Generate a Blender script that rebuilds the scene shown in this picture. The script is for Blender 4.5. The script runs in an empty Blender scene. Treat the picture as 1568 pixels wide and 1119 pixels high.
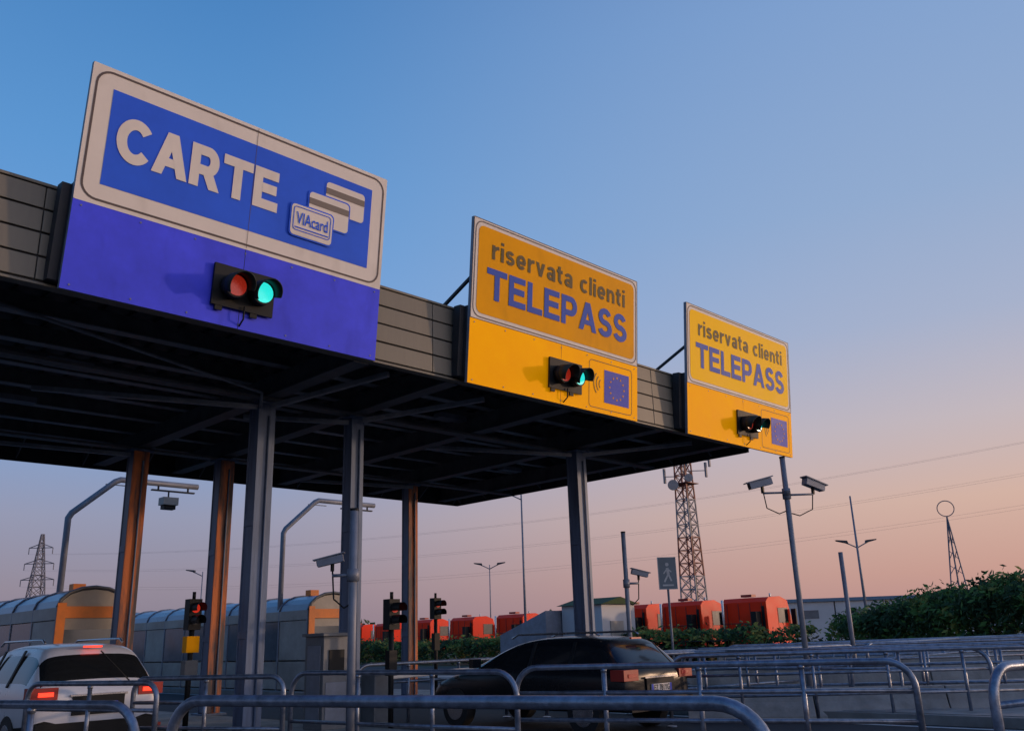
import bpy, math, random
import mathutils.noise as nz
from mathutils import Vector, Matrix
random.seed(7)
sc=bpy.context.scene
sc.view_settings.view_transform='Standard'
sc.view_settings.look='None'
sc.view_settings.exposure=0
H=1.5

# ---------------------------------------------------------------- helpers
def lin(c):
    return tuple(((v/255)/12.92 if v/255<=0.04045 else (((v/255)+0.055)/1.055)**2.4) for v in c)
MATS={}
def mat(name,col,rough=0.6,metal=0.0,var=0.18,scale=3.0,bump=0.0,emit=None,es=0.0,streak=False,coat=0.0,detail=6,spec=None,dirt=None,col2=None):
    if name in MATS: return MATS[name]
    m=bpy.data.materials.new(name); m.use_nodes=True
    nt=m.node_tree; N=nt.nodes; L=nt.links
    b=N['Principled BSDF']
    b.inputs['Roughness'].default_value=rough; b.inputs['Metallic'].default_value=metal
    if coat: b.inputs['Coat Weight'].default_value=coat
    if spec is not None: b.inputs['Specular IOR Level'].default_value=spec
    tc=N.new('ShaderNodeTexCoord'); mp=N.new('ShaderNodeMapping')
    if streak: mp.inputs['Scale'].default_value=(3,3,0.35)
    nzn=N.new('ShaderNodeTexNoise'); nzn.inputs['Scale'].default_value=scale; nzn.inputs['Detail'].default_value=detail
    nzn.inputs['Roughness'].default_value=0.65
    L.new(tc.outputs['Object'],mp.inputs['Vector']); L.new(mp.outputs['Vector'],nzn.inputs['Vector'])
    cr=N.new('ShaderNodeValToRGB')
    cr.color_ramp.elements[0].position=0.3; cr.color_ramp.elements[1].position=0.72
    if col2: cr.color_ramp.elements[0].position=0.42; cr.color_ramp.elements[1].position=0.6
    cr.color_ramp.elements[0].color=tuple(v*(1-var) for v in (col2 or col))+(1,)
    cr.color_ramp.elements[1].color=tuple(min(1,v*(1+var)) for v in col)+(1,)
    L.new(nzn.outputs['Fac'],cr.inputs['Fac']); src=cr.outputs['Color']
    if dirt:
        n3=N.new('ShaderNodeTexNoise'); n3.inputs['Scale'].default_value=1.3; n3.inputs['Detail'].default_value=8
        mp3=N.new('ShaderNodeMapping'); mp3.inputs['Scale'].default_value=(2.2,.8,1)
        L.new(tc.outputs['Object'],mp3.inputs['Vector']); L.new(mp3.outputs['Vector'],n3.inputs['Vector'])
        r3=N.new('ShaderNodeMapRange'); L.new(n3.outputs['Fac'],r3.inputs[0]); r3.inputs[1].default_value=.55; r3.inputs[2].default_value=.8; r3.inputs[4].default_value=.55
        mx=N.new('ShaderNodeMix'); mx.data_type='RGBA'; L.new(r3.outputs[0],mx.inputs[0]); L.new(src,mx.inputs[6]); mx.inputs[7].default_value=tuple(dirt)+(1,)
        src=mx.outputs[2]
    L.new(src,b.inputs['Base Color'])
    mr=N.new('ShaderNodeMapRange'); mr.inputs[3].default_value=max(0,rough-0.12); mr.inputs[4].default_value=min(1,rough+0.12)
    L.new(nzn.outputs['Fac'],mr.inputs[0]); L.new(mr.outputs[0],b.inputs['Roughness'])
    if bump:
        bp=N.new('ShaderNodeBump'); bp.inputs['Strength'].default_value=bump; bp.inputs['Distance'].default_value=0.02
        n2=N.new('ShaderNodeTexNoise'); n2.inputs['Scale'].default_value=scale*8
        L.new(tc.outputs['Object'],n2.inputs['Vector']); L.new(n2.outputs['Fac'],bp.inputs['Height']); L.new(bp.outputs['Normal'],b.inputs['Normal'])
    if emit:
        b.inputs['Emission Color'].default_value=tuple(emit)+(1,); b.inputs['Emission Strength'].default_value=es
    MATS[name]=m; return m

class MB:
    def __init__(s): s.v=[];s.f=[];s.mi=[];s.sm=[];s.m=[]
    def mid(s,m):
        if m not in s.m: s.m.append(m)
        return s.m.index(m)
    def face(s,idx,m,sm=False): s.f.append(tuple(idx)); s.mi.append(s.mid(m)); s.sm.append(sm)
    def poly(s,pts,m):
        b=len(s.v); s.v+= [tuple(p) for p in pts]; s.face(range(b,b+len(pts)),m)
    def box(s,x0,x1,y0,y1,z0,z1,m):
        b=len(s.v)
        s.v+=[(x0,y0,z0),(x1,y0,z0),(x1,y1,z0),(x0,y1,z0),(x0,y0,z1),(x1,y0,z1),(x1,y1,z1),(x0,y1,z1)]
        for f in ((0,3,2,1),(4,5,6,7),(0,1,5,4),(1,2,6,5),(2,3,7,6),(3,0,4,7)): s.face([b+i for i in f],m)
    def beam(s,p,q,w,h,m,up=(0,0,1)):
        p=Vector(p);q=Vector(q);d=(q-p).normalized();u=Vector(up)
        if abs(d.dot(u.normalized()))>0.98: u=Vector((0,1,0))
        a=d.cross(u).normalized()*w/2; c=a.cross(d).normalized()*h/2
        b=len(s.v)
        for e in (p,q):
            for k in ((-1,-1),(1,-1),(1,1),(-1,1)): s.v.append(tuple(e+a*k[0]+c*k[1]))
        for f in ((0,1,2,3),(7,6,5,4),(0,4,5,1),(1,5,6,2),(2,6,7,3),(3,7,4,0)): s.face([b+i for i in f],m)
    def tube(s,pts,r,m,n=8,r1=None,cap=True):
        pts=[Vector(p) for p in pts]; k=len(pts)
        b=len(s.v); prev=None
        for i,p in enumerate(pts):
            if i==0: d=pts[1]-p
            elif i==k-1: d=p-pts[-2]
            else: d=(pts[i+1]-p).normalized()+(p-pts[i-1]).normalized()
            d.normalize()
            if prev is None: a=d.orthogonal().normalized()
            else: a=(prev-d*prev.dot(d)).normalized()
            prev=a; c=d.cross(a)
            rr=r if r1 is None else r+(r1-r)*i/(k-1)
            for j in range(n):
                t=2*math.pi*j/n
                s.v.append(tuple(p+(a*math.cos(t)+c*math.sin(t))*rr))
        for i in range(k-1):
            for j in range(n):
                s.face((b+i*n+j,b+i*n+(j+1)%n,b+(i+1)*n+(j+1)%n,b+(i+1)*n+j),m,True)
        if cap:
            s.face([b+j for j in reversed(range(n))],m); s.face([b+(k-1)*n+j for j in range(n)],m)
    def extr(s,poly,vec,m):
        b=len(s.v);n=len(poly);vec=Vector(vec)
        s.v+=[tuple(p) for p in poly]+[tuple(Vector(p)+vec) for p in poly]
        s.face([b+i for i in reversed(range(n))],m); s.face([b+n+i for i in range(n)],m)
        for i in range(n): s.face((b+i,b+(i+1)%n,b+n+(i+1)%n,b+n+i),m)
    def obj(s,name,parent=None,bevel=0,sub=0):
        me=bpy.data.meshes.new(name); me.from_pydata(s.v,[],s.f)
        for m in s.m: me.materials.append(m)
        me.polygons.foreach_set('material_index',s.mi); me.polygons.foreach_set('use_smooth',s.sm)
        me.update()
        o=bpy.data.objects.new(name,me); sc.collection.objects.link(o)
        if parent: o.parent=parent
        if bevel:
            b=o.modifiers.new('bevel','BEVEL'); b.width=bevel; b.segments=2; b.limit_method='ANGLE'
        if sub:
            b=o.modifiers.new('sub','SUBSURF'); b.levels=sub; b.render_levels=sub
        return o
def empty(name,loc=(0,0,0),rot=(0,0,0)):
    o=bpy.data.objects.new(name,None); o.location=loc; o.rotation_euler=rot; o.empty_display_size=0.3
    sc.collection.objects.link(o); return o
def rrect(x0,x1,y0,y1,r,z,n=6):
    p=[]
    for cx,cy,a0 in ((x1-r,y1-r,0),(x0+r,y1-r,90),(x0+r,y0+r,180),(x1-r,y0+r,270)):
        for i in range(n+1):
            a=math.radians(a0+90*i/n); p.append((cx+r*math.cos(a),cy+r*math.sin(a),z))
    return p
def ring(mb,x0,x1,y0,y1,r,w,z,m):
    a=rrect(x0,x1,y0,y1,r,z); b_=rrect(x0+w,x1-w,y0+w,y1-w,max(0.01,r-w),z)
    b=len(mb.v);n=len(a); mb.v+=a+b_
    for i in range(n): mb.face((b+i,b+(i+1)%n,b+n+(i+1)%n,b+n+i),m)
def text(body,x0,x1,y0,y1,z,m,parent,name='lettering',offset=0.0,space=1.0):
    cu=bpy.data.curves.new(name,'FONT'); cu.body=body; cu.size=1; cu.offset=offset; cu.space_character=space
    cu.resolution_u=6
    t=bpy.data.objects.new('tmp',cu); sc.collection.objects.link(t)
    dg=bpy.context.evaluated_depsgraph_get(); dg.update()
    me=bpy.data.meshes.new_from_object(t.evaluated_get(dg))
    bpy.data.objects.remove(t)
    xs=[v.co.x for v in me.vertices]; ys=[v.co.y for v in me.vertices]
    ax,bx,ay,by=min(xs),max(xs),min(ys),max(ys)
    for v in me.vertices:
        v.co.x=x0+(v.co.x-ax)/(bx-ax)*(x1-x0); v.co.y=y0+(v.co.y-ay)/(by-ay)*(y1-y0); v.co.z=z
    me.materials.clear(); me.materials.append(m)
    o=bpy.data.objects.new(name,me); sc.collection.objects.link(o); o.parent=parent
    return o

# grotesque bold lettering drawn as strokes
def arc(cx,cy,rx,ry,a0,a1,n=18):
    return [(cx+rx*math.cos(math.radians(a0+(a1-a0)*i/n)),cy+ry*math.sin(math.radians(a0+(a1-a0)*i/n))) for i in range(n+1)]
def glyph(ch,s):
    h=s/2; xh=.73
    S=lambda p:('s',p); P=lambda p:('p',p)
    if ch=='T': return .80,[S([(0,1-h),(.8,1-h)]),S([(.4,0),(.4,1-s+.001)])]
    if ch=='E': return .70,[S([(h,0),(h,1)]),S([(s-.001,1-h),(.68,1-h)]),S([(s-.001,.52),(.64,.52)]),S([(s-.001,h),(.70,h)])]
    if ch=='L': return .64,[S([(h,0),(h,1)]),S([(s-.001,h),(.64,h)])]
    if ch in 'PR':
        yb=.42; ym=(1-h+yb)/2; it=[S([(h,0),(h,1)]),S([(s-.001,1-h),(.43,1-h)]+arc(.43,ym,.72-h-.43,(1-h-yb)/2,90,-90)[1:]+[(s-.001,yb)])]
        if ch=='R':
            it.append(P([(.34,yb-h+.02),(.34+s*1.1,yb-h+.06),(.78,0),(.78-s*1.15,0)])); return .78,it
        return .73,it
    if ch=='A':
        a=s*1.06; c=.43; t=s*.56
        return .86,[P([(0,0),(a,0),(c+t,1),(c-t,1)]),P([(.86-a,0),(.86,0),(c+t,1),(c-t,1)]),P([(.19,.21),(.67,.21),(.62,.21+s*.85),(.24,.21+s*.85)])]
    if ch=='C': return .80,[S(arc(.43,.5,.43-h,.5-h+.012,38,322,28))]
    if ch=='S': return .70,[S(arc(.35,(1.5-h+.012)/2,.32-h,(1.012-h-.5)/2,18,270,18)+arc(.35,(.5+h-.012)/2,.35-h,(.5-h+.012)/2,90,-165,20)[1:])]
    if ch=='i': return s,[S([(h,0),(h,xh)]),S([(h,.85),(h,1)])]
    if ch=='l': return s,[S([(h,0),(h,1)])]
    if ch=='r': return .40,[S([(h,0),(h,xh)]),S(arc(.42,.36,.42-h,xh-h-.36,165,92,8))]
    if ch=='s': return .54,[S(arc(.27,(xh+.38-h)/2,.25-h,(xh-h-.38)/2,20,270,14)+arc(.27,(.38+h)/2,.27-h,(.38-h)/2,90,-165,14)[1:])]
    if ch=='e': return .60,[S(arc(.3,xh/2,.3-h,xh/2-h+.01,0,318,24)),S([(s*.9,xh/2-.02),(.6-h*.4,xh/2-.02)])]
    if ch=='c': return .56,[S(arc(.3,xh/2,.3-h,xh/2-h+.01,45,315,24))]
    if ch=='v': return .60,[P([(0,xh),(s*1.1,xh),(.3+h*.95,0),(.3-h*.95,0)]),P([(.6-s*1.1,xh),(.6,xh),(.3+h*.95,0),(.3-h*.95,0)])]
    if ch=='a': return .56,[S(arc(.29,.5,.27-h,xh-h-.5+.01,165,0,12)+[(.56-h,.4),(.56-h,0)]),S(arc(.27,.225,.25-h,.215-h+.01,0,360,20))]
    if ch=='t': return .40,[S([(.17,.93),(.17,.22)]+arc(.33,.22,.16,.22-h,180,275,6)[1:]),S([(0,xh-h*.8),(.38,xh-h*.8)])]
    if ch=='n': return .58,[S([(h,0),(h,xh)]),S(arc(.3,.42,.28-h,xh-h-.42,172,0,12)+[(.58-h,0)])]
    return .32,[]
def strokes(body,x0,x1,y0,y1,z,m,parent,name,s=.2,gap=.12):
    mb=MB(); x=0; k=0
    items=[]
    for ch in body:
        w_,it=glyph(ch,s)
        for t,pts in it: items.append((t,[(px+x,py) for px,py in pts]))
        x+=w_+gap
    tot=x-gap; fx=(x1-x0)/tot; fy=(y1-y0)
    for t,pts in items:
        zz=z+.0012*(k%3); k+=1
        if t=='p':
            mb.poly([(x0+a*fx,y0+b*fy,zz) for a,b in pts],m); continue
        n=len(pts); b0=len(mb.v); h=s/2
        closed=(abs(pts[0][0]-pts[-1][0])+abs(pts[0][1]-pts[-1][1]))<1e-6
        for i in range(n):
            if closed and i in (0,n-1): d0=Vector(pts[-1])-Vector(pts[-2]); d1=Vector(pts[1])-Vector(pts[0])
            else:
                d0=Vector(pts[i])-Vector(pts[i-1]) if i>0 else None
                d1=Vector(pts[i+1])-Vector(pts[i]) if i<n-1 else None
            d0=d0 or d1; d1=d1 or d0
            d0=d0.normalized(); d1=d1.normalized(); nn=Vector((-d0.y-d1.y,d0.x+d1.x)).normalized()
            l=h/max(.5,nn.dot(Vector((-d0.y,d0.x))))
            for sg in (1,-1):
                px=pts[i][0]+nn.x*l*sg; py=pts[i][1]+nn.y*l*sg
                mb.v.append((x0+px*fx,y0+py*fy,zz))
        for i in range(n-1): mb.face((b0+2*i,b0+2*i+1,b0+2*i+3,b0+2*i+2),m)
    mb.obj(name,parent)

# ---------------------------------------------------------------- camera
psi=math.radians(45.36); th=math.radians(17.03); rs=-0.033
F=Vector((math.sin(psi),math.cos(psi),0)); R0=Vector((math.cos(psi),-math.sin(psi),0)); ZZ=Vector((0,0,1))
fw=F*math.cos(th)+ZZ*math.sin(th); up0=-F*math.sin(th)+ZZ*math.cos(th)
n_=math.sqrt(1+rs*rs); cx=(R0+up0*rs)/n_; cy=(up0-R0*rs)/n_
cam=bpy.data.cameras.new('camera'); co=bpy.data.objects.new('camera',cam); sc.collection.objects.link(co)
cam.sensor_width=36; cam.lens=36*1355/1568; cam.clip_end=5000; cam.clip_start=0.05
M=Matrix((cx,cy,-fw)).transposed().to_4x4(); M.translation=Vector((0,0,H)); co.matrix_world=M
sc.camera=co

# ---------------------------------------------------------------- sky and sun
SUN_AZ=122; SUN_EL=6
w=bpy.data.worlds.new('World'); sc.world=w; w.use_nodes=True
nt=w.node_tree; N=nt.nodes; L=nt.links; N.clear()
out=N.new('ShaderNodeOutputWorld')
tc=N.new('ShaderNodeTexCoord'); sp=N.new('ShaderNodeSeparateXYZ'); L.new(tc.outputs['Generated'],sp.inputs[0])
def mth(op,a,b=None,clamp=False):
    n=N.new('ShaderNodeMath'); n.operation=op; n.use_clamp=clamp
    for i,q in enumerate((a,b)):
        if q is None: continue
        if isinstance(q,(int,float)): n.inputs[i].default_value=q
        else: L.new(q,n.inputs[i])
    return n.outputs[0]
X,Y,Zs=sp.outputs
hl=mth('SQRT',mth('MAXIMUM',mth('SUBTRACT',1.0,mth('MULTIPLY',Zs,Zs)),0.0001))
def azdot(az):
    a=math.radians(az)
    return mth('DIVIDE',mth('ADD',mth('MULTIPLY',X,math.sin(a)),mth('MULTIPLY',Y,math.cos(a))),hl)
def ramp(stops):
    r=N.new('ShaderNodeValToRGB'); e=r.color_ramp.elements
    while len(e)<len(stops): e.new(0.5)
    for i,(p,c) in enumerate(stops):
        e[i].position=p; e[i].color=lin(c)+(1,)
    L.new(Zs,r.inputs[0]); return r.outputs[0]
rn=ramp([(0.0,(186,140,138)),(0.05,(204,158,146)),(0.12,(216,180,164)),(0.2,(200,186,190)),(0.3,(170,180,206)),(0.42,(150,174,210)),(0.6,(132,164,210)),(1.0,(60,100,170))])
rf=ramp([(0.0,(134,124,142)),(0.06,(150,140,156)),(0.13,(150,154,180)),(0.22,(130,162,208)),(0.34,(112,164,222)),(0.48,(94,152,212)),(0.65,(72,130,192)),(1.0,(40,80,150))])
def mrange(v,a,b,c=0,d=1,t='SMOOTHSTEP'):
    n=N.new('ShaderNodeMapRange'); n.interpolation_type=t
    L.new(v,n.inputs[0]); n.inputs[1].default_value=a; n.inputs[2].default_value=b; n.inputs[3].default_value=c; n.inputs[4].default_value=d
    return n.outputs[0]
fac=mrange(azdot(100),0.22,1.0)
mx=N.new('ShaderNodeMix'); mx.data_type='RGBA'; L.new(fac,mx.inputs[0]); L.new(rf,mx.inputs[6]); L.new(rn,mx.inputs[7])
g=mth('MULTIPLY',mrange(azdot(155),0.3,0.95),mrange(Zs,0.55,0.0))
gl=N.new('ShaderNodeMix'); gl.data_type='RGBA'; gl.blend_type='ADD'; L.new(g,gl.inputs[0]); L.new(mx.outputs[2],gl.inputs[6]); gl.inputs[7].default_value=(2.0,1.5,1.2,1)
bg=N.new('ShaderNodeBackground'); L.new(gl.outputs[2],bg.inputs[0]); bg.inputs[1].default_value=1.0
sky=N.new('ShaderNodeTexSky'); sky.sky_type='NISHITA'; sky.sun_disc=False
sky.sun_elevation=math.radians(SUN_EL); sky.sun_rotation=math.radians(SUN_AZ)
bn=N.new('ShaderNodeBackground'); L.new(sky.outputs[0],bn.inputs[0]); bn.inputs[1].default_value=0.08
ms=N.new('ShaderNodeMixShader'); ms.inputs[0].default_value=0.04
L.new(bg.outputs[0],ms.inputs[1]); L.new(bn.outputs[0],ms.inputs[2]); L.new(ms.outputs[0],out.inputs[0])
sl=bpy.data.lights.new('sun','SUN'); sl.energy=1.3; sl.angle=math.radians(2); sl.color=(1.0,0.64,0.40)
so=bpy.data.objects.new('sun',sl); sc.collection.objects.link(so)
a=math.radians(SUN_AZ); e=math.radians(SUN_EL)
sd=Vector((math.sin(a)*math.cos(e),math.cos(a)*math.cos(e),math.sin(e)))
so.rotation_euler=sd.to_track_quat('Z','Y').to_euler()

# ---------------------------------------------------------------- materials
asph=mat('asphalt',(.042,.043,.048),.85,var=.3,scale=.6,bump=.4,spec=.2)
conc=mat('concrete',(.27,.265,.25),.85,var=.35,scale=1.5,bump=.4,dirt=(.07,.07,.06))
kerbm=mat('kerb_concrete',(.2,.2,.19),.85,var=.3,scale=2,dirt=(.05,.05,.045))
white_paint=mat('road_paint',(.5,.5,.48),.7,var=.25,scale=6)
clad=mat('fascia_cladding',(.16,.142,.108),.55,.1,var=.16,scale=1.2,streak=True)
dark=mat('dark_steel',(.022,.024,.028),.6,.2,var=.3)
soff=mat('soffit_sheet',(.06,.062,.07),.6,.1,var=.35,scale=1)
beamm=mat('canopy_steel',(.10,.105,.115),.55,.2,var=.35)
brace=mat('brace_steel',(.24,.26,.29),.5,.2,var=.3)
colm=mat('column_steel',(.085,.125,.205),.5,.2,var=.4,scale=2.5,streak=True)
colsun=mat('column_sunlit_steel',(.42,.12,.035),.6,.1,var=.3,scale=1.6,streak=True,col2=(.09,.075,.085))  # low orange sunlight on the front flanges, painted in as orange patches
galv=mat('galvanised_tube',(.19,.225,.29),.34,.6,var=.45,scale=9,bump=.12,dirt=(.15,.10,.07))
cream=mat('sign_white_sheet',(.76,.67,.57),.5,var=.05,scale=1.5,spec=.12,dirt=(.55,.47,.38))
cblue=mat('sign_blue_sheet',(.035,.125,.72),.5,var=.10,scale=1,spec=.1)
cviol=mat('sign_violet_sheet',(.07,.085,.80),.45,var=.22,scale=.8,spec=.10,dirt=(.03,.035,.42))
brown=mat('sign_outline',(.09,.06,.05),.6,var=.2)
yel1=mat('sign_yellow_sheet',(.88,.37,.003),.5,var=.08,scale=1,spec=.05,dirt=(.62,.26,.005))
yel3=mat('sign_glowing_yellow_sheet',(1.0,.52,.006),.5,var=.06,scale=1,spec=.05,emit=(1,.52,.0),es=.10)  # unlit sheet; slight emission added to lift its brightness
yel2=mat('sign_glowing_orange_sheet',(1.0,.39,.0),.5,var=.16,scale=.7,spec=.03,emit=(1,.38,.0),es=.24)  # no lamp behind it: emission and broad tone variation imitate an orange glow
tblue=mat('sign_blue_letter',(.05,.10,.42),.5,var=.08,spec=.1)
tgrey=mat('sign_grey_letter',(.15,.11,.05),.5,var=.1,spec=.1)
flagb=mat('flag_blue',(.06,.08,.45),.5,var=.08,spec=.1)
cardg=mat('card_stripe',(.16,.12,.09),.5,var=.1)
blk=mat('black_plastic',(.012,.013,.014),.55,var=.3,spec=.2)
visg=mat('signal_visor',(.012,.02,.018),.5,var=.3,spec=.3)
grn=mat('signal_lens_green',(.02,.30,.26),.25,emit=(.02,.62,.55),es=1.3,var=.4,scale=30)
redl=mat('signal_lens_red',(.35,.015,.012),.25,emit=(.9,.05,.02),es=.22,var=.3,scale=30)
redon=mat('signal_lens_red_lit',(.5,.02,.015),.25,emit=(1,.05,.02),es=.4,var=.1)
greyb=mat('light_grey_metal',(.17,.19,.23),.5,.1,var=.25)
red=mat('truck_red',(.95,.035,.006),.45,var=.12,scale=1,spec=.15)
redd=mat('truck_dark_red',(.32,.014,.006),.5,var=.2)
glass=mat('dark_glass',(.012,.014,.016),.08,0,var=.1,coat=.2)
tyre=mat('tyre_rubber',(.015,.015,.015),.8)
carw=mat('car_white_paint',(.55,.57,.62),.3,var=.04,coat=.5)
carb=mat('car_black_paint',(.007,.009,.012),.25,var=.1,spec=.25)
chrome=mat('chrome',(.4,.4,.42),.25,.9)
poly=mat('polycarbonate_roof',(.20,.26,.33),.3,var=.2,scale=.8)
bwall=mat('booth_wall_panel',(.30,.28,.25),.5,var=.35,scale=.8)
cabm=mat('cabinet_grey',(.12,.13,.14),.5,.1,var=.25)
bglass=mat('booth_glass',(.09,.11,.13),.12,var=.3,scale=1)
orange=mat('orange_panel',(.65,.18,.02),.5,var=.2)
leafd=mat('leaf_dark',(.028,.055,.015),.7,var=.4,scale=2,spec=.2)
leafm=mat('leaf_green',(.085,.15,.028),.7,var=.4,scale=2,spec=.2)
leafy=mat('leaf_yellow',(.22,.19,.035),.7,var=.4,scale=2,spec=.2)
wht=mat('white_wall_paint',(.42,.43,.45),.6,var=.1,scale=.3)
roofb=mat('blue_roof_edge',(.1,.17,.25),.6)
grass=mat('verge_soil',(.05,.055,.025),.9,var=.4,scale=.4)

# ---------------------------------------------------------------- ground, road, islands
mb=MB(); mb.poly([(-1500,-1500,-.02),(1500,-1500,-.02),(1500,1500,-.02),(-1500,1500,-.02)],grass); mb.obj('ground')
mb=MB(); mb.poly([(-60,-40,0),(34.5,-40,0),(34.5,140,0),(-60,140,0)],asph); mb.obj('road')
mb=MB()
for x in (3.2,7.2,9.7,14.6,17.3):
    mb.poly([(x-.07,-8,.004),(x+.07,-8,.004),(x+.07,60,.004),(x-.07,60,.004)],white_paint)
mb.obj('road_marking')
for x0,x1,ys,ye in ((7.45,9.45,1.5,46),(14.85,17.05,1.5,52),(1.0,2.9,9,46),(22.2,24,6,50)):
    mb=MB(); mb.box(x0,x1,ys,ye,0,.15,kerbm); mb.box(x0+.18,x1-.18,ys+.2,ye-.2,.15,.16,conc)
    mb.obj('traffic_island',bevel=.02)

# ---------------------------------------------------------------- canopy
cp=empty('toll_canopy')
mb=MB(); FY=10.6; XL=-12; XR=18.65; YR=21.0
seams=[XL]+[8.87+3*k for k in range(-6,4)]+[XR]
seams=sorted(set(s for s in seams if XL<=s<=XR))
for i in range(4):
    z0=5.62+.3*i
    for a_,b_ in zip(seams[:-1],seams[1:]):
        mb.box(a_+.006,b_-.006,FY-.03-random.uniform(0,.006),FY,z0+.026,z0+.3,clad)
mb.box(XL,XR,FY+.001,FY+.05,5.62,6.83,dark)
mb.box(XL,XR,FY-.05,FY+.3,6.83,6.87,clad)
mb.box(XL,XR-.01,FY-.03,FY+.12,5.585,5.618,clad)
mb.obj('fascia',cp,bevel=.006)
mb=MB()
for i in range(4):
    z0=5.5+.33*i
    mb.box(XR,XR+.03,FY+.03,YR-.01,z0+.01,z0+.32,clad)
mb.box(XR-.05,XR-.002,FY+.06,YR,5.5,6.85,dark)
mb.box(XL,XR,YR,YR+.05,5.5,6.85,dark)
mb.box(XL,XR-.06,FY+.06,YR-.01,6.3,6.34,soff)
mb.box(XL,XR-.06,FY+.31,YR-.01,6.78,6.84,soff)
x=XL
while x<XR-.5:
    mb.box(x,x+.12,FY+.1,YR-.05,6.24,6.298,soff); x+=.4
mb.obj('roof_deck',cp)
mb=MB()
y=FY+.9
while y<YR:
    mb.box(XL,XR-.07,y-.04,y+.04,5.98,6.235,beamm); mb.box(XL,XR-.07,y-.09,y+.09,5.96,5.978,brace); y+=1.25
for bx in (-3.5,2.2,7.56,9.4,12.3,15.2,17.9):
    mb.box(bx-.05,bx+.05,FY+.1,YR-.05,5.6,5.955,beamm); mb.box(bx-.14,bx+.14,FY+.1,YR-.05,5.57,5.598,beamm)
for yy in (13.4,18.6):
    mb.box(XL,XR-.1,yy-.12,yy+.12,5.52,5.566,beamm)
for k in range(9):
    yy=FY+1+k*1.15
    mb.extr([(XR-.06,yy,5.55),(XR-.06,yy,6.2),(XR-.9,yy,6.2)],(0,.03,0),beamm)
for k in range(22):
    xx=XL+1+k*1.4
    mb.extr([(xx,YR-.01,5.55),(xx,YR-.01,6.2),(xx,YR-.9,6.2)],(.03,0,0),beamm)
mb.obj('roof_beams',cp)
mb=MB()
for p,q in (((7.4,13.5,5.42),(4.3,15.2,5.6)),((7.56,13.3,5.42),(8.3,11.0,5.6)),((9.3,13.5,5.42),(7.9,14.9,5.6)),((9.4,13.2,5.42),(10.6,11.2,5.6)),((7.5,18.6,5.42),(5.0,19.8,5.6)),
            ((15.1,13.1,5.42),(12.4,15,5.6)),((14.9,18.6,5.42),(12.4,20.2,5.6)),((15.3,13,5.42),(17.0,11.1,5.6)),((2.2,11,5.5),(-1,15,5.5)),((.8,13.5,5.42),(2.6,11.1,5.6))):
    mb.beam(p,q,.08,.08,brace)
for p in ((4.6,14.5),(4.6,17.2),(2.5,12.5),(11.8,13.5),(12.4,17.2),(17.0,14.0),(17,17)):
    mb.box(p[0]-.35,p[0]+.35,p[1]-.12,p[1]+.12,5.84,5.94,greyb)
mb.tube([(2,12,5.9),(7.3,13.2,5.6),(7.4,13.4,5.4)],.03,brace)
mb.obj('braces',cp)
def hcol(x,y,s,z1,m,m2=None):
    mb=MB(); t=.03; m2=m2 or m
    mb.box(x-s/2,x+s/2,y-s/2,y-s/2+t,.15,z1,m2)
    mb.box(x-s/2,x+s/2,y+s/2-t,y+s/2,.15,z1,m)
    mb.box(x-t/2,x+t/2,y-s/2+t,y+s/2-t,.15,z1,m)
    mb.box(x-s/2-.1,x+s/2+.1,y-s/2-.1,y+s/2+.1,.15,.19,m)
    mb.box(x-s/2-.06,x+s/2+.06,y-s/2-.06,y+s/2+.06,z1,z1+.04,m)
    # closing plate on the western side, set slightly in
    mb.box(x-s/2+.012,x-s/2+.022,y-s/2+t+.001,y+s/2-t-.001,.2,z1,colm)
    for zc in (1.6,3.4):
        mb.box(x-s/2-.004,x-s/2+.011,y-s/2+t+.001,y+s/2-t-.001,zc,zc+.12,m)
    mb.tube([(x+.03,y-s/2-.025,.2),(x+.03,y-s/2-.025,z1-.2)],.02,m)
    mb.obj('column',cp,bevel=.004)
hcol(7.56,13.6,.32,5.48,colm); hcol(9.4,13.5,.27,5.48,colm)
hcol(15.25,13.1,.32,5.48,colm); hcol(7.5,18.6,.33,5.48,colm,colsun); hcol(9.4,18.5,.33,5.48,colm,colsun); hcol(14.95,18.8,.3,5.48,colm,colsun)
hcol(0.8,13.5,.32,5.48,colm)

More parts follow.
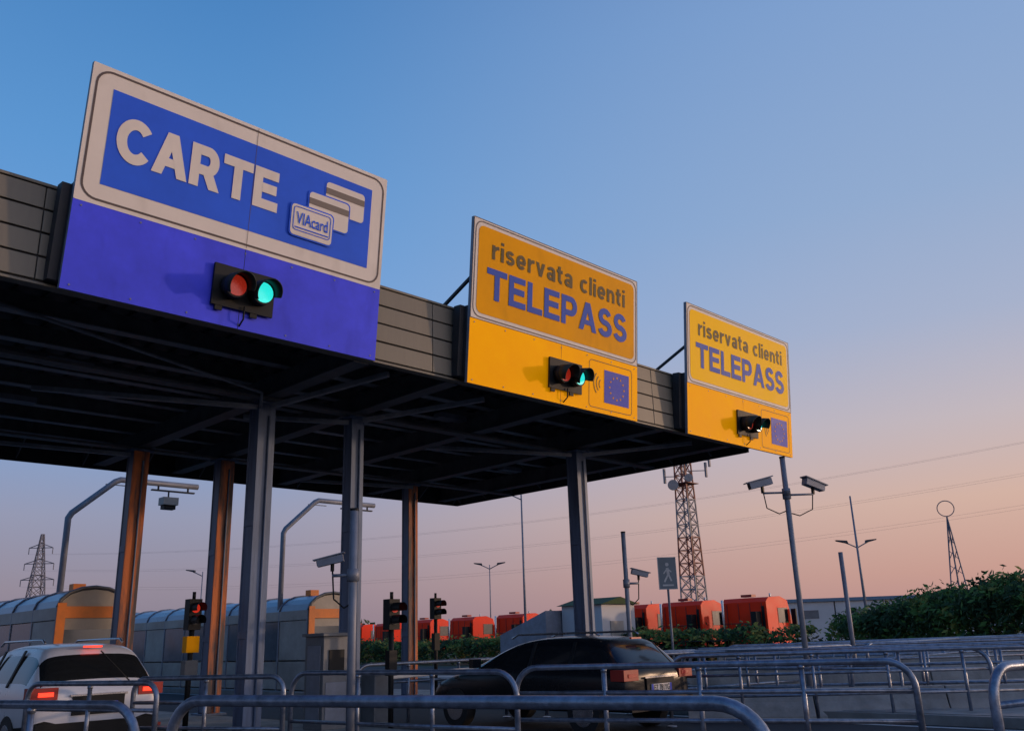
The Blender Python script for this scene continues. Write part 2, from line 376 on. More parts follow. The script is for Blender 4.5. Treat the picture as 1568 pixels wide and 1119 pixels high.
# ---------------------------------------------------------------- signs
LEAN=math.radians(5.07); SROT=(math.pi/2+LEAN,0,0); SH=2.916
def signal(x,zl_,sx):
    o=empty('lane_traffic_light')
    c=math.cos(LEAN); s_=math.sin(LEAN)
    o.location=(sx+x,10.3-zl_*s_,5.5+zl_*c); o.rotation_euler=SROT
    mb=MB(); W,Hh=.88,.56
    mb.box(0,W,0,Hh,.03,.07,blk)
    for i in (0,1): mb.box(.06+.5*i,.16+.5*i,-.06,0,.03,.06,blk)
    for cxp,lm in ((.25,redl),(.64,grn)):
        mb.tube([(cxp,.27,.07),(cxp,.27,.22)],.165,blk,n=20)
        n=20
        b=len(mb.v); mb.v+=[(cxp+.140*math.cos(2*math.pi*j/n),.27+.140*math.sin(2*math.pi*j/n),.224) for j in range(n)]
        mb.face(range(b,b+n),lm)
        a0,a1,k=-10,220,22; b=len(mb.v)
        for rr,zz in ((.170,.21),(.178,.48),(.166,.48),(.158,.21)):
            for j in range(k+1):
                a=math.radians(a0+(a1-a0)*j/k)
                zc=zz-(0.16*(1-math.sin(a))/2 if zz>.3 else 0)
                mb.v.append((cxp+rr*math.cos(a),.27+rr*math.sin(a)-(.04 if zz>.3 else 0),zc))
        for q in range(3):
            for j in range(k):
                mb.face((b+q*(k+1)+j,b+q*(k+1)+j+1,b+(q+1)*(k+1)+j+1,b+(q+1)*(k+1)+j),visg,True)
    mb.tube([(.45,.05,.1),(.45,-.12,.1),(.45,-.2,.0)],.012,blk,n=6)
    mb.obj('signal_body',o)
def support(o,W):
    mb=MB()
    for x in (.25,W/2,W-.25):
        mb.box(x-.05,x+.05,.1,SH-.1,-.16,-.062,dark)
        mb.beam((x,SH-.9,-.16),(x,1.25,-1.55),.05,.05,dark)
        mb.beam((x,1.35,-.16),(x,1.2,-.9),.05,.05,dark)
    for y in (.4,1.2,2,2.6): mb.box(.1,W-.1,y-.03,y+.03,-.13,-.061,dark)
    mb.box(-.0,W,0.12,1.33,-.28,-.061,dark)
    mb.box(-.1,-.001,0.12,1.33,-.3,-.14,dark)
    mb.obj('support_frame',o)
def base(o,W,low,up,edge):
    mb=MB(); P=1.11
    mb.box(0,W/2-.004,0,SH,-.06,0,edge); mb.box(W/2+.004,W,0,SH,-.06,0,edge)
    mb.poly([(0,0,.003),(W/2-.004,0,.003),(W/2-.004,P,.003),(0,P,.003)],low)
    mb.poly([(W/2+.004,0,.003),(W,0,.003),(W,P,.003),(W/2+.004,P,.003)],low)
    mb.poly(rrect(.0,W,P,SH,.02,.005),up)
    for yy in (.06,P-.06):
        for i in range(7):
            xx=.1+(W-.2)*i/6; mb.tube([(xx,yy,.0),(xx,yy,.012)],.012,edge,n=8)
    return mb,P
SX=3.06; W=4.46
o=empty('toll_lane_sign',(SX,10.3,5.5),SROT)
mb,P=base(o,W,cviol,cream,greyb)
ring(mb,.05,W-.05,P+.05,SH-.05,.2,.028,.009,brown)
mb.poly([(.27,P+.27,.009),(W-.27,P+.27,.009),(W-.27,SH-.27,.009),(.27,SH-.27,.009)],cblue)
mb.poly([(W/2-.003,P+.02,.0125),(W/2+.003,P+.02,.0125),(W/2+.003,SH-.02,.0125),(W/2-.003,SH-.02,.0125)],brown)
def card(x,y,z,stripe=None):
    mb.poly(rrect(x-.022,x+.702,y-.022,y+.482,.07,z-.004),cblue)
    mb.poly(rrect(x,x+.68,y,y+.46,.06,z),cream)
    if stripe: mb.poly([(x+.0,y+stripe,z+.004),(x+.68,y+stripe,z+.004),(x+.68,y+stripe+.095,z+.004),(x+.0,y+stripe+.095,z+.004)],cardg)
card(3.38,2.05,.018,.27); card(3.11,1.80,.028,.27); card(2.84,1.53,.038)
ring(mb,2.87,3.49,1.60,1.96,.05,.012,.044,cblue)
mb.box(2.90,3.46,1.64,1.655,.043,.046,cblue)
mb.obj('sign_panel',o)
strokes('CARTE',.38,2.62,1.76,2.35,.018,cream,o,'lettering',s=.235,gap=.05)
text('VIAcard',2.92,3.44,1.70,1.88,.048,cblue,o,'small_lettering',offset=.01)
support(o,W); signal(1.80,.24,SX)
def telepass(SX,W,low,up):
    o=empty('toll_lane_sign',(SX,10.3,5.5),SROT)
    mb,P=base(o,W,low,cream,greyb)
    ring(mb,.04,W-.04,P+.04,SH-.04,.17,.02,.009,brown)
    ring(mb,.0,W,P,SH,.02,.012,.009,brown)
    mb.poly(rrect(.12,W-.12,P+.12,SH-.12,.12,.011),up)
    ring(mb,3.05,4.36,.08,1.0,.08,.014,.009,tgrey)
    mb.poly([(3.50,.22,.011),(4.26,.22,.011),(4.26,.86,.011),(3.50,.86,.011)],flagb)
    for k in range(12):
        a=2*math.pi*k/12; cxs,cys=3.88+.22*math.cos(a),.54+.22*math.sin(a)
        pts=[(cxs+(.030 if j%2==0 else .013)*math.sin(math.pi*j/5),cys+(.030 if j%2==0 else .013)*math.cos(math.pi*j/5),.015) for j in range(10)][::-1]
        mb.poly(pts,yel1)
    for r in (.10,.18,.26):
        b=len(mb.v);k=8
        for rr in (r,r+.022):
            for j in range(k+1):
                a=math.radians(-45+90*j/k)+math.pi; mb.v.append((3.46+rr*math.cos(a),.56+rr*math.sin(a),.011))
        for j in range(k): mb.face((b+j,b+j+1,b+k+2+j,b+k+1+j),tgrey)
    mb.obj('sign_panel',o)
    strokes('riservata clienti',.44,4.12,2.25,2.61,.018,tgrey,o,'upper_lettering',s=.175,gap=.12)
    strokes('TELEPASS',.34,4.18,1.52,2.08,.018,tblue,o,'lettering',s=.20,gap=.08)
    support(o,W); signal(1.90,.24,SX)
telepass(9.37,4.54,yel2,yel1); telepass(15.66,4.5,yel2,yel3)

# ---------------------------------------------------------------- railings
def arc_path(p,q,z,r=.22,zb=.05):
    p=Vector((p[0],p[1],0));q=Vector((q[0],q[1],0));d=(q-p).normalized()
    pts=[p+ZZ*zb]
    for i in range(9):
        a=math.pi/2*i/8; pts.append(p+d*(r-r*math.cos(a))+ZZ*(z-r+r*math.sin(a)))
    for i in range(9):
        a=math.pi/2*(1-i/8); pts.append(q-d*(r-r*math.cos(a))+ZZ*(z-r+r*math.sin(a)))
    pts.append(q+ZZ*zb); return pts
def railing(p,q,z=1.1,r=.034,mids=(.78,.45),step=1.3,rr=.3):
    mb=MB(); mb.tube(arc_path(p,q,z,rr),r,galv,n=14)
    P_=Vector((p[0],p[1],0));Q_=Vector((q[0],q[1],0))
    for m_ in mids: mb.tube([P_+ZZ*m_,Q_+ZZ*m_],r*.72,galv,n=8)
    Lg=(Q_-P_).length; k=max(1,round(Lg/step))
    for i in range(1,k):
        b=P_+(Q_-P_)*(i/k); mb.tube([b+ZZ*.02,b+ZZ*(z-.005)],r*.85,galv,n=8)
        mb.tube([b+ZZ*(z-r-.03),b+ZZ*(z-r+.01)],r*1.05,galv,n=8)
    for e in (P_,Q_): mb.tube([e+ZZ*.0,e+ZZ*.02],.08,galv,n=10)
    mb.obj('railing')
railing((3.40,7.3),(4.72,2.75),r=.043,mids=(.62,),step=5)
railing((8.9,8.9),(10.75,4.35),r=.038)
railing((1.9,10.6),(3.0,7.0))
railing((8.95,2.95),(13.5,1.9),r=.045)
railing((7.3,11.9),(8.0,8.0))
railing((5.6,13.3),(6.6,10.95),rr=.2)
railing((4.3,13.6),(5.05,11.3),rr=.2)
railing((14.0,10.75),(19.6,9.15),rr=.2)
railing((19.9,9.0),(31,8.2),rr=.2)
railing((9.8,13.9),(13.0,13.3))
railing((12.9,9.3),(16.4,4.6))
railing((14.6,11.3),(19.4,4.9))
railing((17.5,12.0),(23.5,5.2))
railing((22,12.0),(30,6.4))
railing((15.6,10.9),(15.9,5.2))
railing((20.5,13),(27,6.0)); railing((13.3,12.5),(17.0,11.3)); railing((16.9,8.0),(19.8,3.6))
def barrier(p,q,h=.8):
    mb=MB(); P_=Vector((p[0],p[1],0));Q_=Vector((q[0],q[1],0));d=(Q_-P_).normalized();a=Vector((-d.y,d.x,0))
    prof=[(-.3,0),(-.3,.08),(-.16,.3),(-.09,h),(.09,h),(.16,.3),(.3,.08),(.3,0)]
    L_=(Q_-P_).length;k=max(1,int(L_/2));
    for i in range(k):
        s=P_+d*(L_/k*i+.01); mb.extr([tuple(s+a*u+ZZ*v) for u,v in prof],d*(L_/k-.02),conc)
    mb.obj('concrete_barrier',bevel=.01)
barrier((18.2,14),(26,3.5)); barrier((13.8,9.6),(18.6,2.6),.5); barrier((16.6,11.6),(22.5,3.6),.7); barrier((22.5,14.5),(31,6),.9)

# ---------------------------------------------------------------- cars
def car(name,loc,L_,st,paint,H_,side_glass,rear_seg,front_seg,zl,plate,lamp):
    o=empty(name,loc)
    mb=MB(); R=[]
    for (y,w_,z0,zb,zt,wt) in st:
        half=[(w_*.9,z0),(w_,z0+.18),(w_*1.0,zb-.14),(w_*.96,zb),(wt,zt-.07),(wt-.10,zt-.005),(wt*.45,zt+.02)]
        ringp=half+[(-a_,b_) for a_,b_ in reversed(half)]
        b=len(mb.v); mb.v+=[(a_,y,b_) for a_,b_ in ringp]; R.append(b)
    n=14
    for i in range(len(st)-1):
        for j in range(n-1):
            m=paint; s_=j if j<7 else 12-j
            if s_==3 and i in side_glass: m=glass
            if i==rear_seg and s_ in (4,5,6): m=glass
            if i==front_seg and s_ in (4,5,6): m=glass
            if s_==0: m=blk
            mb.face((R[i]+j,R[i+1]+j,R[i+1]+j+1,R[i]+j+1),m,True)
        mb.face((R[i]+13,R[i+1]+13,R[i+1],R[i]),blk)
    mb.face([R[0]+j for j in range(n)],paint,True); mb.face([R[-1]+j for j in reversed(range(n))],paint,True)
    mb.obj('body',o,sub=2)
    W_=st[3][1]
    mb=MB()
    for y in (.85,L_-.85):
        for sx in (-1,1):
            mb.tube([(sx*(W_-.2),y,.33),(sx*(W_+.005),y,.33)],.33,tyre,n=24)
            mb.tube([(sx*(W_-.01),y,.33),(sx*(W_+.015),y,.33)],.21,chrome,n=16)
    for sx in (-1,1):
        x0,x1=sorted((sx*(W_-.36),sx*(W_-.0)))
        mb.box(x0+.0,x1-.0,-.005,.26,zl-.06,zl+.10,redd)
        xa,xb=sorted((sx*(W_-.30),sx*(W_-.10)))
        mb.box(xa,xb,-.015,-.006,zl-.015,zl+.04,lamp)
        mb.box(x0,x1,-.03,.2,.42,.47,redd)
        xm=sx*(W_+.1); mb.box(xm-.1,xm+.1,L_-1.55,L_-1.45,1.0,1.15,paint)
    mb.box(-.26,.26,-.035,-.02,plate,plate+.11,cream)
    mb.box(-.26,-.215,-.04,-.036,plate,plate+.11,flagb); mb.box(.215,.26,-.04,-.036,plate,plate+.11,flagb)
    mb.box(-.36,.36,-.02,-.001,plate-.05,plate+.20,blk)
    mb.box(-.4,.4,-.03,-.001,plate+.20,plate+.225,chrome)
    mb.box(-W_*.9,W_*.9,-.05,.1,.35,.56,blk)
    mb.tube([(0,.1,H_-.12),(.42,.02,zl+.14)],.010,blk)
    for sx in (-1,1):
        x=sx*(st[4][5]-.1); mb.tube([(x,.75,H_+.0),(x,.85,H_+.05),(x,2.6,H_+.05),(x,2.75,H_-.01)],.018,chrome)
    mb.obj('trim',o,bevel=.01)
    mb=MB(); mb.box(-.13,.13,.40,.44,H_-.07,H_-.045,lamp); mb.obj('high_brake_light',o)
    mb=MB()
    for sx in (-1,1):
        for y in (1.15,2.05):
            a_=Vector((sx*(W_*.965),y,st[3][3])); b_=Vector((sx*(st[3][5]+.012),y+.02,H_-.09)); mb.beam(a_,b_,.07,.02,blk,up=(sx,0,0.4))
    mb.obj('pillars',o)
    t=empty('plate_holder',(0,-.041,plate+.012),(math.pi/2,0,0)); t.parent=o
    text('EZ 781YG',-.2,.2,.0,.088,0,blk,t,'plate_lettering',offset=.01)
    return o
lampon=mat('tail_lamp_lit',(.6,.02,.01),.3,emit=(1,.04,.015),es=2.2,var=.05)
lampoff=mat('tail_lamp_red',(.3,.012,.01),.25,emit=(1,.05,.02),es=.05,var=.1)
suv=[(0.00,.84,.42,.84,.90,.74),(.05,.90,.34,1.0,1.05,.80),(.42,.92,.30,1.03,1.50,.70),(.66,.92,.28,1.03,1.59,.66),(1.6,.93,.28,1.01,1.62,.66),(2.6,.93,.28,.99,1.57,.64),
     (3.4,.92,.28,.98,1.08,.76),(4.2,.88,.28,.88,.96,.72),(4.5,.8,.32,.7,.78,.6),(4.6,.66,.4,.6,.65,.5)]
car('parked_suv',(5.28,13.7,0),4.6,suv,carw,1.62,(2,3,4,5),1,5,.93,.70,lampon)
est=[(0.00,.80,.42,.80,.86,.70),(.05,.87,.34,.93,.98,.76),(.48,.89,.30,.96,1.36,.66),(.66,.90,.28,.96,1.44,.62),(1.6,.91,.28,.95,1.48,.62),(2.7,.91,.28,.94,1.43,.60),
     (3.5,.90,.28,.92,1.0,.74),(4.3,.86,.28,.82,.88,.70),(4.62,.78,.32,.66,.72,.58),(4.72,.64,.4,.55,.6,.48)]
car('parked_estate_car',(12.1,8.9,0),4.72,est,carb,1.48,(2,3,4,5),1,5,.86,.62,lampoff)

# ---------------------------------------------------------------- red truck cabs
def truck(x,y,rz=0.0):
    o=empty('red_truck_cab',(x,y,0),(0,0,rz)); mb=MB()
    prof=[(0,.75),(0,2.75),(.25,2.95),(1.3,3.0),(1.95,2.8),(2.25,1.9),(2.35,.75)]
    mb.extr([(a_,-1.24,b_) for a_,b_ in prof],(0,2.48,0),red)
    for yy in (-1.0,-.35,.3,.95): mb.box(-.03,-.001,yy-.02,yy+.02,.9,2.7,redd)
    mb.box(-.04,-.001,-1.1,1.1,1.75,1.8,redd); mb.box(-.05,-.002,-1.12,-.98,1.2,2.55,blk); mb.box(-.06,-.002,.5,1.05,.8,1.5,blk)
    mb.box(-.5,-.06,-.95,-.65,.6,2.3,blk); mb.tube([(-.3,1.0,.6),(-.3,1.0,2.9)],.07,chrome)
    for s in (-1,1):
        y0,y1=sorted((s*1.241,s*1.25)); mb.box(1.0,1.9,y0,y1,1.75,2.45,glass); mb.box(.95,.97,y0,y1,.8,2.5,redd)
        mb.box(2.1,2.2,*sorted((s*1.3,s*1.55)),1.6,2.4,blk)
        for wx in (.9,-3.0): mb.tube([(wx,s*.85,.5),(wx,s*1.2,.5)],.5,tyre,n=20)
    mb.box(2.2,2.37,-1.0,1.0,1.7,2.4,glass)
    mb.box(-4.2,1.9,-.45,.45,.55,.8,blk); mb.box(-3.6,-2.3,-1.2,1.2,1.02,1.06,blk)
    mb.box(.2,2.2,-1.2,1.2,.5,.75,blk)
    mb.box(.3,.7,-.3,.3,3.0,3.12,redd); mb.tube([(1.0,-.9,2.9),(1.0,-.9,3.15)],.05,chrome)
    mb.obj('cab',o,bevel=.04)
for x,y in ((39.5,23.7),(39.5,27.4),(40.0,31.2),(41.5,37.3),(43.6,44.1),(44.1,49.5),(44.6,54.9),(48,64),(48.5,69),(48.5,74)): truck(x,y,random.uniform(-.05,.05))

# ---------------------------------------------------------------- hedges
def hedge(name,line,width,n,mix,leaf=.10):
    mb=MB()
    segs=[]; tot=0
    for (a_,b_) in zip(line[:-1],line[1:]):
        l=(Vector(b_[:2])-Vector(a_[:2])).length; segs.append((tot,tot+l,a_,b_)); tot+=l
    for i in range(n):
        t=random.random()*tot
        for s0,s1,a_,b_ in segs:
            if s0<=t<=s1: break
        k=(t-s0)/(s1-s0); x=a_[0]+(b_[0]-a_[0])*k; y=a_[1]+(b_[1]-a_[1])*k; h=a_[2]+(b_[2]-a_[2])*k
        d=Vector((b_[0]-a_[0],b_[1]-a_[1],0)).normalized(); pr=Vector((-d.y,d.x,0))
        u=random.uniform(-1,1); off=pr*u*width/2
        nn=nz.noise(Vector((x*.7,y*.7,0)))*.35+nz.noise(Vector((x*2.3,y*2.3,5)))*.25+nz.noise(Vector((x*7,y*7,9)))*.18
        top=h*(1+nn*.6)*(1-.25*abs(u)**3)
        z=top*(1-random.random()**2.2*.95)
        if random.random()<.04: z=top+random.uniform(0,.3)
        c=Vector((x,y,0))+off+Vector((random.uniform(-.1,.1),random.uniform(-.1,.1),z))
        q=Vector((random.gauss(0,1),random.gauss(0,1),random.gauss(0,1))).normalized(); r_=q.orthogonal().normalized()
        s=leaf*random.uniform(.6,1.5); e1=q*s; e2=r_*s*.5
        cl=nz.noise(c*.9+Vector((3,3,3)))+random.uniform(-.3,.3)
        m=leafd if cl<mix[0] else (leafm if cl<mix[1] else leafy)
        mb.poly([c-e1,c+e2,c+e1,c-e2],m)
    mb.obj(name)
hedge('hedge',[(37.5,17.2,1.8),(35,13.8,2.25),(32,9.2,2.6),(30,4,2.7)],3.0,30000,(-.08,.36),.10)
hedge('hedge',[(37,19,1.5),(36.5,33,1.55),(38,45,1.4),(42,70,1.3)],1.8,22000,(-.05,.22),.12)
# ---------------------------------------------------------------- arched booth rows
def booths(name,x0,x1,y0,y1,zt):
    o=empty(name); mb=MB(); k=int((y1-y0)/1.6); st=(y1-y0)/k; xc=(x0+x1)/2; r=(x1-x0)/2; zs=zt-r*.55
    n=8
    def pt(j,y,dr=0): 
        a=math.pi*j/n; return (xc-(r+dr)*math.cos(a),y,zs+(r*.55+dr)*math.sin(a))
    for i in range(k):
        ya,yb=y0+st*i,y0+st*(i+1)
        for j in range(n):
            mb.poly([pt(j,ya+.03),pt(j,yb-.03),pt(j+1,yb-.03),pt(j+1,ya+.03)],poly)
        pts=[pt(j,ya,.02) for j in range(n+1)]; mb.tube(pts,.025,greyb,n=6)
        for xx in (x0,x1):
            mb.box(xx-.03,xx+.03,ya-.03,ya+.03,.15,zs,greyb)
            mb.box(xx-.015,xx+.015,ya+.04,yb-.04,.2,1.0,bwall)
            mb.box(xx-.01,xx+.01,ya+.04,yb-.04,1.04,zs-.3,bglass if (i*7)%3 else bwall)
            mb.box(xx-.03,xx+.03,ya+.03,yb-.03,zs-.28,zs,bwall)
    mb.box(x0,x1,y0-.08,y0-.04,.15,zs,bwall); mb.box(x0+.1,x1-.1,y0-.1,y0-.081,1.1,2.0,bglass)
    mb.extr([pt(j,y0-.08,-.02) for j in range(n+1)],(0,.03,0),bwall)
    mb.box(x0-.05,x0+.15,y0-.14,y0-.101,1.6,zs+.1,orange); mb.box(x1-.12,x1+.05,y0-.14,y0-.101,1.6,zs+.1,orange)
    mb.box(x0+.15,x1-.12,y0-.14,y0-.101,zs-.25,zs+.02,orange)
    pts=[pt(j,y0-.1,.04) for j in range(n+1)]; mb.tube(pts,.04,cabm,n=6)
    mb.box(xc-.15,xc+.15,y0+1,y0+1.3,zt,zt+.18,orange)
    mb.obj('booth_body',o)
booths('toll_booth_row',7.7,9.3,23.0,44,2.95); booths('toll_booth_row',15.2,16.9,24.0,50,2.95)
def cabinet(x,y,w_,d_,h_):
    o=empty('payment_cabinet',(x,y,.16)); mb=MB()
    mb.box(0,w_,0,d_,0,h_,cabm); mb.box(.05,w_-.05,-.012,-.001,.1,h_*.5,greyb); mb.box(-.012,-.001,.08,d_-.08,.15,h_-.15,greyb)
    mb.box(.1,w_-.1,-.02,-.001,h_*.62,h_*.85,blk); mb.box(-.05,w_+.05,-.06,d_+.04,h_,h_+.05,cabm)
    mb.obj('cabinet_body',o,bevel=.015)
cabinet(8.55,13.0,.5,.55,1.45)

# ---------------------------------------------------------------- poles, cameras, lamps, signals
def cctv(mb,p,dirv,s=1.0):
    p=Vector(p);d=Vector(dirv).normalized()
    mb.beam(p-d*.2*s,p+d*.28*s,.15*s,.13*s,greyb)
    mb.beam(p-d*.22*s+ZZ*.09*s,p+d*.36*s+ZZ*.075*s,.19*s,.02*s,greyb)
    mb.beam(p+d*.281*s,p+d*.29*s,.11*s,.09*s,blk)
    mb.beam(p-ZZ*.07*s,p-ZZ*.2*s,.05*s,.05*s,blk)
def cpole(x,y,h,cams,r=.05):
    o=empty('cctv_pole',(x,y,0)); mb=MB()
    mb.tube([(0,0,0),(0,0,h)],r,greyb,n=12); mb.tube([(0,0,0),(0,0,.03)],.15,greyb,n=12); mb.tube([(0,0,h),(0,0,h+.03)],r*1.1,blk,n=12)
    for (ox,oy,z,dx,dy,s) in cams:
        mb.tube([(0,0,z-.2),(ox,oy,z-.2)],.022,greyb); cctv(mb,(ox,oy,z),(dx,dy,-.25),s)
        mb.tube([(ox,oy,z-.1),(ox*.9,oy*.9,z-.5),(ox*.4,oy*.4,z-.62),(0,0,z-.55)],.012,blk,n=6)
        mb.tube([(0,0,z-.28),(0,0,z-.12)],r*1.5,greyb,n=10)
    mb.obj('pole_and_cameras',o)
cpole(7.0,10.0,3.2,[(-.2,.19,2.55,-.9,.8,.72)],.055)
cpole(14.5,11.3,3.45,[(.2,-.16,2.65,.9,-.6,.7)],.045)
cpole(16.5,8.66,4.8,[(-.34,.33,4.3,-.9,.7,1),(.38,-.38,4.25,.9,-.3,1)],.055)
mb=MB(); mb.tube([(19.7,9.2,0),(19.7,9.2,3.1)],.05,greyb,n=12); mb.tube([(19.7,9.2,0),(19.7,9.2,.03)],.14,greyb); mb.obj('bare_pole')
def gantry(x,y):
    o=empty('camera_gantry',(x,y,0)); mb=MB()
    mb.tube([(0,0,0),(0,0,4.95),(.08,0,5.1),(1.15,0,6.05),(1.3,0,6.12),(3.6,0,6.12)],.085,greyb,n=12)
    mb.box(2.2,3.5,-.05,.05,5.9,5.94,dark); mb.tube([(2.4,0,6.1),(2.4,0,5.92)],.03,dark); mb.tube([(3.3,0,6.1),(3.3,0,5.92)],.03,dark)
    mb.box(2.5,2.95,-.2,.15,5.5,5.72,bwall); mb.box(2.55,2.9,-.14,.1,5.38,5.498,blk); mb.tube([(2.72,0,5.72),(2.72,0,5.9)],.025,dark)
    mb.box(.9,1.6,-.03,.03,5.95,5.97,greyb)
    mb.obj('gantry_arm',o)
gantry(8.54,25.5); gantry(15.3,25.8)
def pedlight(x,y,h,red_on=True):
    o=empty('pedestal_traffic_light',(x,y,.0)); mb=MB()
    mb.tube([(0,0,.1),(0,0,h-.5)],.045,blk,n=10)
    mb.box(-.11,.11,-.09,.09,h-.62,h-.12,blk); mb.tube([(0,0,h-.12),(0,0,h)],.03,blk)
    for z,lm in ((h-.27,redl if not red_on else redon),(h-.47,dark)):
        mb.tube([(0,-.09,z),(0,-.10,z)],.075,lm,n=14)
        b=len(mb.v);k=12
        for rr,yy in ((.09,-.09),(.09,-.32)):
            for j in range(k+1):
                a=math.radians(-30+240*j/k); mb.v.append((rr*math.cos(a),yy,z+rr*math.sin(a)))
        for j in range(k): mb.face((b+j,b+j+1,b+k+2+j,b+k+1+j),blk,True)
    if red_on:
        mb.box(-.11,.11,-.08,.08,h-.98,h-.72,yel1); mb.box(-.11,.11,-.08,.08,h-1.4,h-1.1,cabm)
    else: mb.box(-.08,.08,-.06,.06,h-1.35,h-.95,blk)
    mb.obj('signal_head',o)
pedlight(7.1,14.75,2.4); pedlight(9.55,12.5,2.3,False); pedlight(14.65,17.4,2.6,False)
o=empty('boom_barrier',(9.6,13.0,0)); b2=MB(); b2.box(-.16,.16,-.2,.2,.15,1.0,cabm); b2.beam((0,0,.9),(2.6,0,.95),.04,.08,cream); b2.obj('barrier_body',o,bevel=.02)
def lamp(x,y,h,zh,arms,ang=0,r=.07):
    o=empty('street_lamp',(x,y,0),(0,0,ang)); mb=MB()
    mb.tube([(0,0,0),(0,0,h)],r,greyb,n=10,r1=r*.5)
    for s in arms:
        mb.tube([(0,0,zh-.35),(s*.5,0,zh-.1),(s*.75,0,zh)],.04,greyb,n=6)
        mb.extr([(s*.6,-.15,zh-.05),(s*1.3,-.12,zh+.12),(s*1.35,-.05,zh+.2),(s*.65,-.1,zh+.14)],(0,.3,0),dark)
    mb.obj('lamp_post',o)
lamp(58.7,26.2,9.9,6.8,(-1,1),math.radians(-45),.11)
lamp(52.8,55.6,7.4,7.4,(-1,1),math.radians(-45)); lamp(33.3,68,7.2,7.2,(-1,),math.radians(-45)); lamp(42.9,41.9,10.7,10.7,(-1,),math.radians(-45),.1)
o=empty('pedestrian_sign',(18.65,13.25,0),(0,0,math.radians(-38))); mb=MB()
sgn=mat('faded_blue_sign',(.10,.15,.20),.5,var=.15); sgw=mat('sign_pictogram',(.4,.45,.5),.5)
mb.tube([(0,0,0),(0,0,2.6)],.03,greyb); mb.box(-.235,.235,-.05,-.032,2.5,3.28,sgn)
mb.box(-.235,.235,-.054,-.0505,2.5,2.515,sgw); mb.box(-.235,.235,-.054,-.0505,3.265,3.28,sgw)
mb.box(-.235,-.22,-.054,-.0505,2.516,3.264,sgw); mb.box(.22,.235,-.054,-.0505,2.516,3.264,sgw)
for p,q,w_ in (((.0,-.055,3.02),(.02,-.055,2.86),.07),((.02,-.055,2.87),(-.09,-.055,2.68),.04),((.02,-.055,2.87),(.09,-.055,2.7),.04),((0,-.055,3.0),(-.1,-.055,2.88),.03),((0,-.055,3.0),(.1,-.055,2.92),.03),((-.14,-.055,2.6),(.14,-.055,2.6),.04)):
    p=Vector(p);q=Vector(q);d=(q-p).normalized();s_=Vector((-d.z,0,d.x))*w_/2
    mb.extr([p-s_,q-s_,q+s_,p+s_],(0,.003,0),sgw)
mb.tube([(0,-.052,3.1),(0,-.058,3.1)],.045,sgw,n=12)
mb.obj('sign_board',o)

# ---------------------------------------------------------------- lattice structures
twr=mat('tower_red_paint',(.22,.055,.04),.6); tww=mat('tower_white_paint',(.25,.23,.23),.6); pyl=mat('pylon_steel',(.16,.15,.17),.6)
def lattice(mb,x,y,z0,z1,w0,w1,k,r,ms):
    pr=None
    for i in range(k+1):
        z=z0+(z1-z0)*i/k; w_=(w0+(w1-w0)*i/k)/2
        c=[Vector((x+a_*w_,y+b_*w_,z)) for a_,b_ in ((-1,-1),(1,-1),(1,1),(-1,1))]
        m=ms[(i//3)%len(ms)]
        for j in range(4): mb.beam(c[j],c[(j+1)%4],r,r,m)
        if pr:
            for j in range(4):
                mb.beam(pr[j],c[j],r*1.5,r*1.5,m); mb.beam(pr[j],c[(j+1)%4],r*.8,r*.8,m); mb.beam(pr[(j+1)%4],c[j],r*.8,r*.8,m)
        pr=c
o=empty('telecom_tower'); mb=MB(); tx,ty=100.6,67.5
lattice(mb,tx,ty,0,25,2.6,1.5,15,.11,(twr,tww))
mb.tube([(tx,ty,25),(tx,ty,28)],.08,twr)
mb.beam((tx+.3,ty-.3,0),(tx+.2,ty-.2,25),.35,.2,dark)
for dx,dy,z in ((-1.8,1.8,21.5),(2.2,-2.2,22.2),(2.6,-2.6,23.6),(-1.2,-1.5,23.5),(1.5,1.2,23)):
    mb.beam((tx,ty,z),(tx+dx,ty+dy,z),.1,.1,tww); mb.beam((tx+dx,ty+dy,z-.9),(tx+dx,ty+dy,z+1.1),.3,.25,tww)
mb.tube([(tx-1.9,ty+.5,20.2),(tx-2.1,ty+.3,20.2)],.7,tww,n=16); mb.tube([(tx-.9,ty-1.4,21),(tx-1.1,ty-1.6,21)],.55,tww,n=16)
mb.box(tx-1.4,tx+1.4,ty-1.4,ty+1.4,20.4,20.5,twr)
mb.obj('lattice_mast',o)
o=empty('power_pylon'); mb=MB(); px,py=68,218
lattice(mb,px,py,0,18,5,2.2,7,.15,(pyl,)); lattice(mb,px,py,18,27,2.2,.5,5,.12,(pyl,))
for z,l in ((17,3.6),(20.5,3.2),(24,2.6)):
    for s in (-1,1):
        mb.beam((px,py,z+1),(px+s*l*.75,py-s*l*.65,z),.16,.16,pyl); mb.beam((px,py,z),(px+s*l*.75,py-s*l*.65,z),.16,.16,pyl)
        mb.beam((px+s*l*.75,py-s*l*.65,z),(px+s*l*.75,py-s*l*.65,z-1.4),.14,.14,pyl)
mb.obj('pylon_body',o)
mb=MB(); wire=mat('wire',(.22,.19,.2),.6)
for z,l,e in ((15.6,3.6,20),(19.1,3.2,25),(22.6,2.6,30)):
    for s in (-1,1):
        A=Vector((px+s*l*.75,py-s*l*.65,z)); B=Vector((165+s*4,8-s*2,e+2+s))
        mb.tube([A.lerp(B,t/24)-ZZ*(6*4*(t/24)*(1-t/24)) for t in range(25)],.013,wire,n=4,cap=False)
mb.obj('power_line')
o=empty('ring_mast'); mb=MB(); rx,ry=116,39.9; dv=Vector((math.cos(math.radians(-70)),math.sin(math.radians(-70)),0))
mb.tube([Vector((rx,ry,15))+dv*.95*math.cos(2*math.pi*i/24)+ZZ*.95*math.sin(2*math.pi*i/24) for i in range(25)],.06,pyl,n=6)
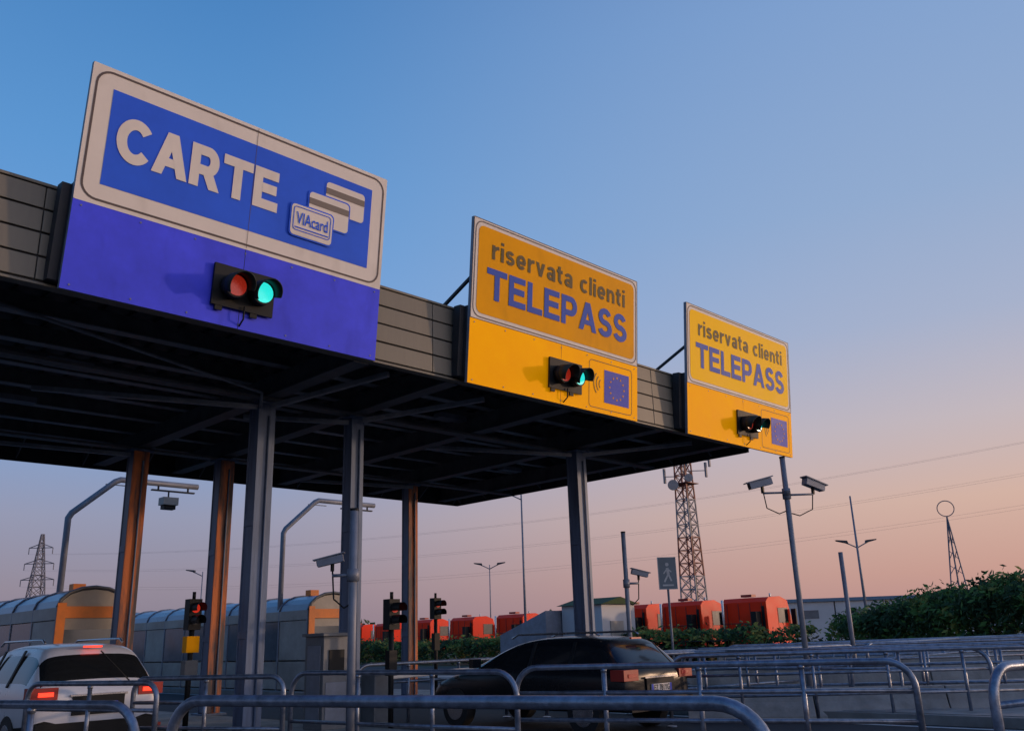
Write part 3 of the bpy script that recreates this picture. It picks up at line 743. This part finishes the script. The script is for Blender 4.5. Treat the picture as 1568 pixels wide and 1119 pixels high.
tri=[Vector((1.6*math.cos(a_),1.6*math.sin(a_),0)) for a_ in (0.3,2.4,4.5)]
for t in tri:
    mb.beam(Vector((rx,ry,14.1)),Vector((rx,ry,0))+t,.13,.13,pyl)
for i in range(8):
    k0=i/8;k1=(i+1)/8
    for j in range(3):
        a_=Vector((rx,ry,14.1)).lerp(Vector((rx,ry,0))+tri[j],k0+.05); b_=Vector((rx,ry,14.1)).lerp(Vector((rx,ry,0))+tri[(j+1)%3],k1)
        mb.beam(a_,b_,.07,.07,pyl)
mb.tube([(rx,ry,0),(rx,ry,14.1)],.09,pyl,n=6)
mb.obj('mast_frame',o)
o=empty('warehouse'); mb=MB()
P0=Vector((95,51.5,0));P1=Vector((128,10,0));dd=(P1-P0).normalized();nn=Vector((-dd.y,dd.x,0))*1
for i in range(10):
    s=P0+dd*((P1-P0).length/10*i); q=P0+dd*((P1-P0).length/10*(i+1)-.15)
    mb.extr([s,q,q+nn*20,s+nn*20],(0,0,4.2),wht)
b=MB(); b.extr([(P0-nn*.3)+ZZ*4.21,(P1-nn*.3)+ZZ*4.21,P1+nn*20+ZZ*4.21,P0+nn*20+ZZ*4.21],(0,0,.35),roofb)
for i in range(10):
    s=P0+dd*((P1-P0).length/10*(i+.3))-nn*.02; q=s+dd*1.8
    b.extr([s+ZZ*2.4,q+ZZ*2.4,q-nn*.03+ZZ*2.4,s-nn*.03+ZZ*2.4],(0,0,.9),bglass)
b.obj('roof_and_windows',o); mb.obj('walls',o)
o=empty('service_hut'); mb=MB()
mb.box(34.6,37.2,28.6,31.2,0,2.9,wht); mb.extr([(34.4,28.4,2.9),(37.4,28.4,2.9),(35.9,28.4,3.25)],(0,3.0,0),leafd)
mb.box(34.55,34.599,29.2,30.2,1.2,2.2,bglass); mb.box(35.2,36.2,28.55,28.599,.1,2.1,bwall)
mb.extr([(33.5,31.3,0),(33.5,34.6,0),(33.5,34.6,1.6),(33.5,31.3,2.7)],(2.2,0,0),greyb)
mb.obj('hut_body',o)
mb=MB()
for i in range(9000):
    az=math.radians(random.uniform(-5,100)); d=random.uniform(230,260)
    x=math.sin(az)*d;y=math.cos(az)*d; h=5.5+3*nz.noise(Vector((az*14,0,0)))+1.5*nz.noise(Vector((az*60,3,0)))
    z=random.uniform(0,max(1,h)); c=Vector((x,y,z)); q=Vector((random.gauss(0,1),random.gauss(0,1),random.gauss(0,1))).normalized(); r_=q.orthogonal()
    mb.poly([c-q*1.0,c+r_*.7,c+q*1.0,c-r_*.7],leafd)
mb.obj('distant_trees')
